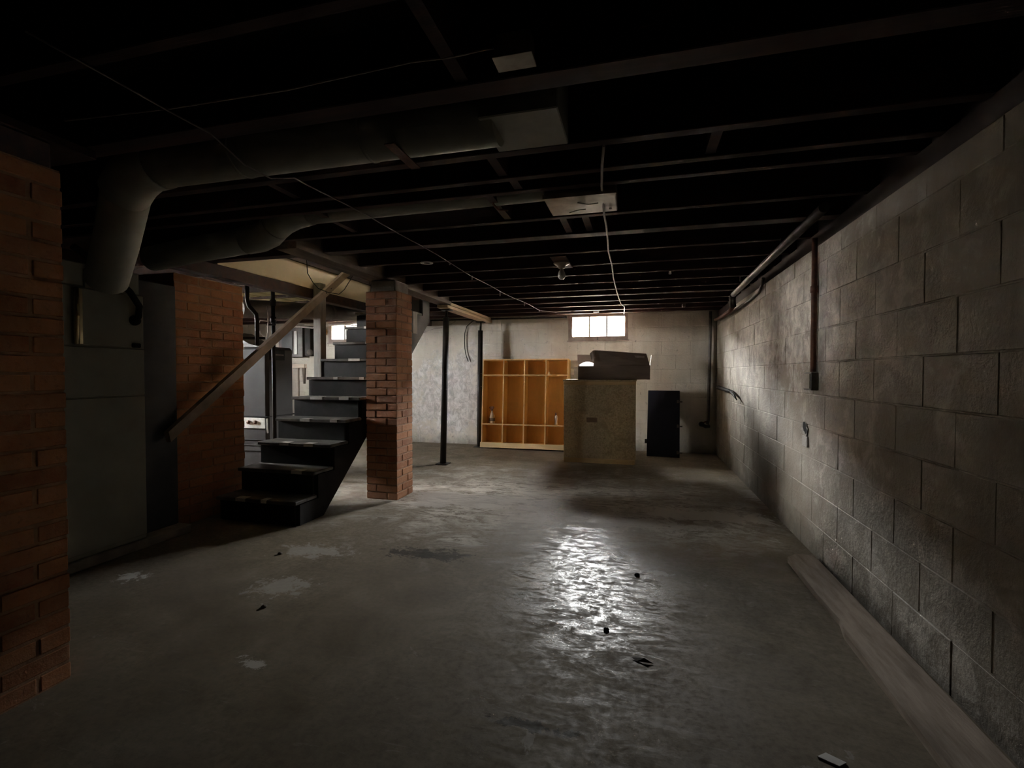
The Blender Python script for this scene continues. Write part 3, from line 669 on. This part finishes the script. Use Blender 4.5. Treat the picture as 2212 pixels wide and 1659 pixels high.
MB().tube([(1.058, 3.385, 1.655), (1.058, 3.385, 1.695)], .021, 12).build('coupling', 'rust', t)
bxo = MB().box(1.036, 1.079, 3.352, 3.492, 1.045, 1.158, .004).build('outlet_box', 'pipe', t)
MB().box(1.031, 1.036, 3.362, 3.482, 1.055, 1.148, .002).build('cover', 'rwall', bxo)
t = thing('broken_patch', 'small broken hole in a block of the right wall below the outlet box', 'hole', (1.075, 3.58, .74))
mb = MB(); c = Vector((1.0735, 3.575, .79)); ring = []
for k in range(14):
    a = 2*math.pi*k/14; r = random.uniform(.03, .055); ring.append((c.x, c.y+math.cos(a)*r*1.1, c.z+math.sin(a)*r*.85))
mb.add(ring+[(c.x+.0, c.y, c.z)], [(k, (k+1) % 14, 14) for k in range(14)])
o = mb.build('dark_void', 'black', t)
mb = MB(); ring2 = [(1.0715, 3.575+(y-3.575)*1.25+.01, .79+(z-.79)*1.3-.012) for _, y, z in ring]
mb.add(ring+ring2, [(k, (k+1) % 14, 14+(k+1) % 14, 14+k) for k in range(14)]); mb.build('broken_rim', 'conc', t)
MB().box(1.068, 1.078, 3.52, 3.61, .665, .735, .003).build('patch', 'mortar_w', t)
t = thing('wall_bracket', 'dark bent iron bracket sticking out along the right wall near the corner', 'bracket', (1.04, 6.4, .94))
MB().tube([(1.045, 7.08, .955), (1.04, 6.9, .962), (1.04, 6.55, .955), (1.04, 6.15, .945), (1.035, 5.98, .94)], [.02, .028, .024, .02, .018], 10).build('bar', 'iron', t)
MB().tube([(1.035, 5.98, .94), (1.03, 5.80, .915), (1.03, 5.62, .865)], [.018, .015, .005], 10).build('bent_tip', 'iron', t)

# ------------------------------------------------------------------ plank on the floor, scraps
pl = [(.885, 3.23), (.955, 3.31), (1.035, 3.30), (1.052, 3.20), (1.047, 2.2), (1.040, 1.0), (1.03, .2), (.835, .2), (.850, 1.3), (.862, 1.9), (.868, 2.35), (.893, 2.47), (.884, 2.7)]
one('floor_plank', MB().prism(pl, 'Z', .001, .032), 'plank', 'long weathered plank lying on the floor along the right wall', 'plank')
one('paper_scrap', MB().prism([(.525, 1.60), (.575, 1.575), (.60, 1.595), (.555, 1.622)], 'Z', .001, .004), 'white', 'small white paper scrap on the floor at the bottom right', 'paper')
def pebble(x, y, r, mat, label, cat='debris', sx=1.0):
    mb = MB(); mb.lathe((x, y, .0005), [(0, 0), (r, 0), (r*1.1, r*.3), (r*.75, r*.75), (0, r*.95)], 7, sy=sx); o = mb.build('debris_chip', mat); tag(o, label, cat); return o
pebble(0.0, 2.803, .014, 'black', 'small black crumb on the shiny floor patch, farther of two')
pebble(-.132, 2.166, .012, 'black', 'small black crumb on the floor, nearest the viewer of two')
pebble(-1.775, 1.95, .013, 'leaf', 'small dark flake on the floor left of centre')
pebble(-2.2, 2.558, .014, 'leaf', 'small dark flake on the floor in front of the stairs')
one('dry_leaf', MB().add([(-.02, 1.975, .004), (.0, 1.955, .002), (.04, 1.945, .006), (.065, 1.955, .003), (.03, 1.972, .010), (0, 1.985, .006)], [(0, 1, 4, 5), (1, 2, 3, 4)]), 'leaf', 'curled dry leaf on the dark floor right of centre', 'leaf')

# ------------------------------------------------------------------ orange cubby unit leaning on the back wall
LX0, LX1, LH, LD, TH = -2.335, -1.0, 1.355, .225, .018
loc0 = Vector((0, 7.222, .002)); ang = math.radians(4.6)
T = Matrix.Translation(loc0) @ Matrix.Rotation(-ang, 4, 'X')
t = thing('cubby_unit', 'orange wooden cubby unit leaning against the back wall', 'shelf unit', ((LX0+LX1)/2, 7.1, 0))
def lb(nm, x0, x1, y0, y1, z0, z1, mat='orange'): return MB().box(x0, x1, y0, y1, z0, z1, .0015, mtx=T).build(nm, mat, t)
lb('back_panel', LX0, LX1, -.012, 0, .07, LH)
lb('base_board', LX0-.01, LX1, -LD-.018, -LD-.001, 0, .078, 'pine')
lb('bottom', LX0+TH, LX1-TH, -LD, -.012, .06, .078)
lb('top', LX0, LX1, -LD, -.012, LH-TH, LH, 'orange')
CW = (LX1-LX0-TH)/4
for k in range(5):
    x = LX0+k*CW
    o = lb('side_panel' if k in (0, 4) else 'divider', x, x+TH, -LD, -.012, .078, LH-TH)
    e = MB().box(x+.0005, x+TH-.0005, -LD-.003, -LD-.0005, .08, LH-TH, mtx=T).build('edge_band', 'orange_e', o)
for zz in (.345, 1.10):
    for k in range(4):
        x = LX0+k*CW
        o = lb('shelf', x+TH, x+CW, -LD, -.012, zz, zz+TH)
        MB().box(x+TH, x+CW, -LD-.003, -LD-.0005, zz, zz+TH, mtx=T).build('edge_band', 'orange_e', o)
MB().box(LX0, LX1, -LD-.003, -LD-.0005, LH-TH, LH, mtx=T).build('edge_band', 'orange_e', t)
MB().prism([(-1.30, 1.118), (-1.24, 1.118), (-1.265, 1.14), (-1.275, 1.17), (-1.295, 1.185)], 'Y', 7.04, 7.048).build('torn_paper', 'orange_e', t)
# bottles standing on the lower shelf
def on_shelf(x, y, z): return T @ Vector((x, y, z))
c = on_shelf(-2.195, -.13, .345+TH+.006)
t = thing('spray_bottle', 'amber spray bottle with a brown trigger in the left cubby', 'bottle', c)
MB().lathe(c, [(0, 0), (.047, 0), (.050, .012), (.050, .085), (.046, .115), (.030, .145), (.018, .165), (.014, .175), (.014, .195), (0, .195)], 20, sy=.6).build('body', 'bottle', t)
MB().lathe(c, [(.0475, .03), (.0508, .032), (.0508, .082), (.0475, .084)], 20, sy=.61).build('label', 'labelb', t)
hd = MB().prism([(c.x-.042, c.z+.232), (c.x-.042, c.z+.252), (c.x+.012, c.z+.262), (c.x+.034, c.z+.245), (c.x+.030, c.z+.226), (c.x+.014, c.z+.222), (c.x+.014, c.z+.194), (c.x-.014, c.z+.194), (c.x-.014, c.z+.222)], 'Y', c.y-.014, c.y+.014).build('spray_head', 'redbrown', t)
MB().tube([(c.x-.02, c.y, c.z+.226), (c.x-.032, c.y, c.z+.205), (c.x-.034, c.y, c.z+.19)], .005, 8).build('trigger', 'redbrown', t)
c = on_shelf(-1.19, -.13, .345+TH+.004)
t = thing('squeeze_bottle', 'slim pale squeeze bottle with a dark cap in the right cubby', 'bottle', c)
MB().lathe(c, [(0, 0), (.022, 0), (.024, .01), (.021, .05), (.026, .10), (.024, .13), (.012, .148), (0, .15)], 16, sy=.7).build('body', 'white', t)
MB().lathe(c, [(.012, .146), (.013, .15), (.012, .175), (.008, .185), (0, .187)], 12).build('cap', 'redbrown', t)

# ------------------------------------------------------------------ particle-board cabinet with a carton on it
CX0, CX1, CY0, CY1, CZ = -.935, -.028, 6.205, 6.66, 1.072
t = thing('storage_cabinet', 'tall particle-board cabinet standing in front of the cubby unit', 'cabinet', ((CX0+CX1)/2, 6.45, 0))
MB().box(CX0+.02, CX1-.02, CY0+.018, CY1, .02, CZ-.022).build('carcass', 'osb', t)
fp = MB().box(CX0, CX1-.004, CY0, CY0+.016, .062, CZ-.068, .002).build('front_panel', 'osb', t)
MB().box(-.64, -.505, CY0-.0015, CY0+.004, .525, .585).build('sticker', 'labelb', fp)
MB().box(CX0-.004, CX1+.004, CY0-.004, CY0+.02, CZ-.066, CZ-.022, .002).build('top_rail', 'pine', t)
MB().box(CX0-.012, CX1+.012, CY0-.012, CY1, CZ-.021, CZ, .002).build('top_board', 'osb', t)
MB().box(CX0+.002, CX1-.012, CY0-.006, CY0+.02, 0, .06, .002).build('plinth', 'pine', t)
MB().box(CX1-.019, CX1+.0, CY0+.018, CY1, 0, CZ-.022).build('side_panel', 'osb', t)
MB().box(CX0, CX0+.019, CY0+.018, CY1, 0, CZ-.022).build('side_panel', 'osb', t)
KX0, KX1, KY0, KY1, KZ0, KZ1 = -.752, .142, 6.215, 6.60, CZ+.002, 1.245
t = thing('cardboard_box', 'open brown cardboard box with raised flaps lying on the cabinet', 'box', ((KX0+KX1)/2, 6.4, CZ))
th = .005
MB().box(KX0, KX1, KY0, KY0+th, KZ0, KZ1).build('front_wall', 'carton', t)
MB().box(KX0, KX1, KY1-th, KY1, KZ0, KZ1).build('back_wall', 'carton', t)
MB().box(KX0, KX0+th, KY0+th, KY1-th, KZ0, KZ1).build('end_wall', 'carton', t)
MB().box(KX1-th, KX1, KY0+th, KY1-th, KZ0, KZ1).build('end_wall', 'carton', t)
MB().box(KX0+th, KX1-th, KY0+th, KY1-th, KZ0, KZ0+th).build('bottom', 'carton', t)
def flap(nm, pts, mat, off=(0, .004, 0)):
    n = len(pts); o = Vector(off); q = [Vector(p) for p in pts]
    return MB().add(q+[p+o for p in q], [tuple(range(n)), tuple(range(2*n-1, n-1, -1))]+[(i, i+n, (i+1) % n+n, (i+1) % n) for i in range(n)]).build(nm, mat, t)
ff = flap('front_flap', [(-.555, KY0+.001, KZ1), (KX1, KY0+.001, KZ1), (KX1-.045, KY0+.05, KZ1+.155), (-.545, KY0+.02, KZ1+.205)], 'carton')
flap('folded_flap', [(-.565, KY0+.02, KZ1+.200), (-.545, KY0+.02, KZ1+.205), (-.548, KY0-.03, KZ1+.06), (-.585, KY0+.03, KZ1+.06), (-.615, KY0+.12, KZ1+.165)], 'carton')
flap('back_flap', [(KX0-.05, KY1-.005, KZ1), (-.40, KY1-.005, KZ1), (-.42, KY1+.03, KZ1+.16), (KX0-.06, KY1+.03, KZ1+.165)], 'carton')
flap('end_flap', [(KX1, KY0+.01, KZ1), (KX1, KY1-.01, KZ1), (KX1+.02, KY1-.03, KZ1+.14), (KX1+.018, KY0+.05, KZ1+.145)], 'carton_in', (.004, 0, .001))
flap('side_flap', [(KX0-.052, KY0+.03, KZ0+.002), (KX0-.002, KY0+.001, KZ0+.002), (KX0-.002, KY0+.001, KZ1-.01), (KX0-.058, KY0+.04, KZ1-.005)], 'carton_in', (0, .005, 0))
mb = MB(); fs = []
for k in range(9):
    u = k/8; x = KX0+.015+u*.19; h = .062*math.sin(math.pi*min(1, .12+u*.80))**.8
    fs += [(x, KY0+.012-.01*math.sin(u*3), KZ1-.004), (x+.02*u, KY0+.045, KZ1-.004+h)]
mb.add(fs, [(2*k, 2*k+2, 2*k+3, 2*k+1) for k in range(8)])
one('foam_sheet', mb, 'foam', 'glowing white foam sheet poking out of the open cardboard box', 'packing foam')
pr = flap('print_mark', [(-.065, KY0+.0300, KZ1+.105), (.075, KY0+.0315, KZ1+.098), (.075, KY0+.0395, KZ1+.125), (-.065, KY0+.0385, KZ1+.132)], 'print', (0, -.003, .001))

# ------------------------------------------------------------------ dark navy panel leaning in the corner
t = thing('cabinet_door', 'dark navy door panel leaning against the back wall at right', 'door panel', (.33, 6.9, 0))
T2 = Matrix.Translation((.118, 6.92, .004)) @ Matrix.Rotation(math.radians(-4), 4, 'Z') @ Matrix.Rotation(math.radians(-21), 4, 'X')
MB().box(0, .435, -.0, .02, .0, .965, .002, mtx=T2).build('panel', 'navy', t)
for z in (.80, .44, .065):
    MB().box(.395, .425, -.007, .0, z-.022, z+.022, .002, mtx=T2).build('hinge_plate', 'pipe', t)
    MB().box(.425, .470, -.005, .004, z-.012, z+.008, .002, mtx=T2).build('hinge', 'pipe', t)
MB().box(-.030, -.0, -.004, .012, .18, .24, .003, mtx=T2).build('catch', 'iron', t)

for k, (y0, y1, lb2) in enumerate(((4.43, 4.77, 'nearer yellow insulation batt between joists beyond the left stair beam'), (4.83, 5.17, 'farther yellow insulation batt between joists beyond the left stair beam'))):
    mb = MB()
    for i in range(9):
        x = -5.0+i*.17; mb.box(x, x+.168, y0, y1, 2.07-.02*random.random(), 2.17, .02)
    one('insulation_batt', mb, 'batt', lb2, 'insulation', 'insulation batts in the ceiling')
# ------------------------------------------------------------------ utility corner seen past the stairs
t = thing('old_furnace', 'grey metal furnace with a lettered plate, seen behind the stairs', 'furnace', (-4.3, 4.6, 0))
MB().box(-4.75, -3.90, 4.37, 4.79, .02, 1.445, .03).build('body', 'grey2', t)
MB().box(-4.74, -3.895, 4.362, 4.795, .672, .684).build('seam', 'black', t)
lp = MB().box(-4.30, -3.93, 4.358, 4.369, .55, .665, .002).build('control_plate', 'tag', t)
for x in (-4.14, -4.05): MB().lathe((x, 4.352, .615), [(0, -.006), (.02, -.006), (.022, .006), (0, .006)], 10, 'Y').build('knob', 'rust', lp)
MB().box(-3.897, -3.889, 4.40, 4.63, 1.30, 1.415, .002).build('name_plate', 'black', t)
MB().box(-3.889, -3.887, 4.47, 4.61, 1.35, 1.365).build('plate_strip', 'pipe', t)
for z in (.30, .36, .42): MB().box(-4.70, -3.893, 4.363, 4.80, z, z+.008).build('louvre', 'furnace_d', t)
MB().tube([(-3.905, 4.375, .50), (-3.90, 4.36, .56), (-3.902, 4.362, .66)], .008, 8).build('gas_tube', 'white', t)  # white tube stands in for the highlight on the casing corner
t = thing('riser_pipe', 'dark vertical pipe with a shut-off beside the old furnace', 'pipe', (-3.55, 4.07, 0))
MB().tube([(-3.55, 4.07, 0), (-3.55, 4.07, 1.0), (-3.55, 4.066, 2.03)], .019, 12).build('pipe', 'iron', t)
for z in (1.69, 1.86): MB().tube([(-3.55, 4.067, z-.03), (-3.55, 4.067, z+.03)], .028, 12).build('coupling', 'iron', t)
MB().box(-3.60, -3.50, 4.03, 4.045, 1.63, 1.645).build('valve_handle', 'iron', t)
t = thing('bent_pipe', 'dark bent pipe with cross arm beside the chimney', 'pipe', (-3.56, 3.85, 1.4))
MB().tube([(-3.59, 3.78, 2.03), (-3.59, 3.78, 1.85), (-3.58, 3.79, 1.79), (-3.545, 3.84, 1.72), (-3.545, 3.85, 1.66), (-3.545, 3.85, 1.42)], .020, 12).build('pipe', 'iron', t)
MB().tube([(-4.2, 3.82, 1.50), (-3.48, 3.87, 1.49)], .013, 10).build('cross_arm', 'iron', t)
MB().lathe((-3.455, 3.88, 1.45), [(0, -.012), (.026, -.012), (.028, .012), (0, .012)], 14, 'Y').build('gauge', 'white', t)
t = thing('flue_pipe', 'wide dark flue pipe hung below the ceiling behind the stairs', 'duct', (-3.7, 4.8, 1.88))
MB().tube([(-3.86, 3.95, 1.80), (-3.78, 4.4, 1.84), (-3.60, 5.2, 1.90), (-3.49, 5.85, 1.935)], .092, 20).build('pipe', 'flue', t)
MB().tube([(-3.62, 5.10, 1.893), (-3.60, 5.14, 1.896)], .096, 20).build('seam', 'flue', t)
one('vent_hood', MB().prism([(-4.9, 1.62), (-4.45, 1.62), (-4.18, 1.48), (-4.05, 1.448), (-4.9, 1.448)], 'Y', 4.42, 4.75), 'pipe', 'tapered sheet-metal hood on top of the old grey furnace', 'hood')
t = thing('electric_panel', 'grey electric panel with a pale strip on the far left back wall', 'electrical box', (-5.9, 7.33, 1.5))
MB().box(-6.22, -5.72, 7.25, 7.355, 1.44, 1.96, .005).build('box', 'pipe', t)
dr = MB().box(-6.15, -5.92, 7.24, 7.25, 1.50, 1.90, .003).build('door', 'furnace_d', t)
MB().box(-5.885, -5.825, 7.238, 7.25, 1.49, 1.90, .002).build('pale_strip', 'white', t)
MB().tube([(-6.0, 7.31, 1.96), (-6.0, 7.31, 2.03)], .02, 10).build('conduit', 'pipe', t)
t = thing('meter_box', 'dark meter box hanging right of the grey electric panel', 'electrical box', (-5.6, 7.3, 1.45))
MB().box(-5.68, -5.56, 7.25, 7.355, 1.46, 1.98, .006).build('box', 'iron', t)
MB().lathe((-5.56, 7.245, 1.52), [(0, -.03), (.05, -.028), (.055, .005), (0, .005)], 16, 'Y').build('meter', 'pipe', t)
t = thing('push_broom', 'upright wooden broom against the back wall behind the old furnace', 'broom', (-5.5, 6.9, 0))
MB().tube([(-5.50, 6.85, 0.0), (-5.50, 6.87, 1.27)], .014, 8).build('handle', 'rail', t)
MB().box(-5.60, -5.36, 6.84, 6.90, 1.24, 1.31, .006).build('head', 'wood_plain', t)
MB().prism([(-5.42, 1.24), (-5.37, 1.24), (-5.385, .98), (-5.40, .98)], 'Y', 6.85, 6.89).build('bristles', 'leaf', t)
one('wall_lamp', MB().lathe((-5.34, 7.33, 1.88), [(0, -.05), (.03, -.045), (.055, -.02), (.06, .02), (.03, .03), (0, .03)], 16, 'Y'), 'orange_e', 'small round amber lamp cover left of the small back window', 'lamp')  # solid amber disc put in for an orange circle of light
one('white_cable', MB().tube([(-5.9, 7.20, 1.99), (-5.4, 7.1, 1.93), (-5.0, 7.0, 1.955), (-4.6, 6.9, 1.95), (-4.2, 6.8, 1.985)], .012, 8), 'cable', 'white cable sagging in front of the small back window', 'cable')
one('white_cable', MB().tube([(-5.7, 7.28, 2.02), (-4.9, 7.26, 2.0), (-4.62, 7.26, 1.96), (-4.45, 7.26, 1.86)], .009, 8), 'cable', 'thin white cable running above the small back window', 'cable')
one('coiled_cable', MB().tube([(-3.57, 4.02, 1.67), (-3.645, 4.0, 1.68), (-3.675, 4.0, 1.63), (-3.645, 4.0, 1.55), (-3.58, 4.02, 1.48), (-3.577, 4.03, 1.72), (-3.58, 4.02, 1.82)], .005, 8), 'cable', 'white cable looped around the dark riser pipe', 'cable')
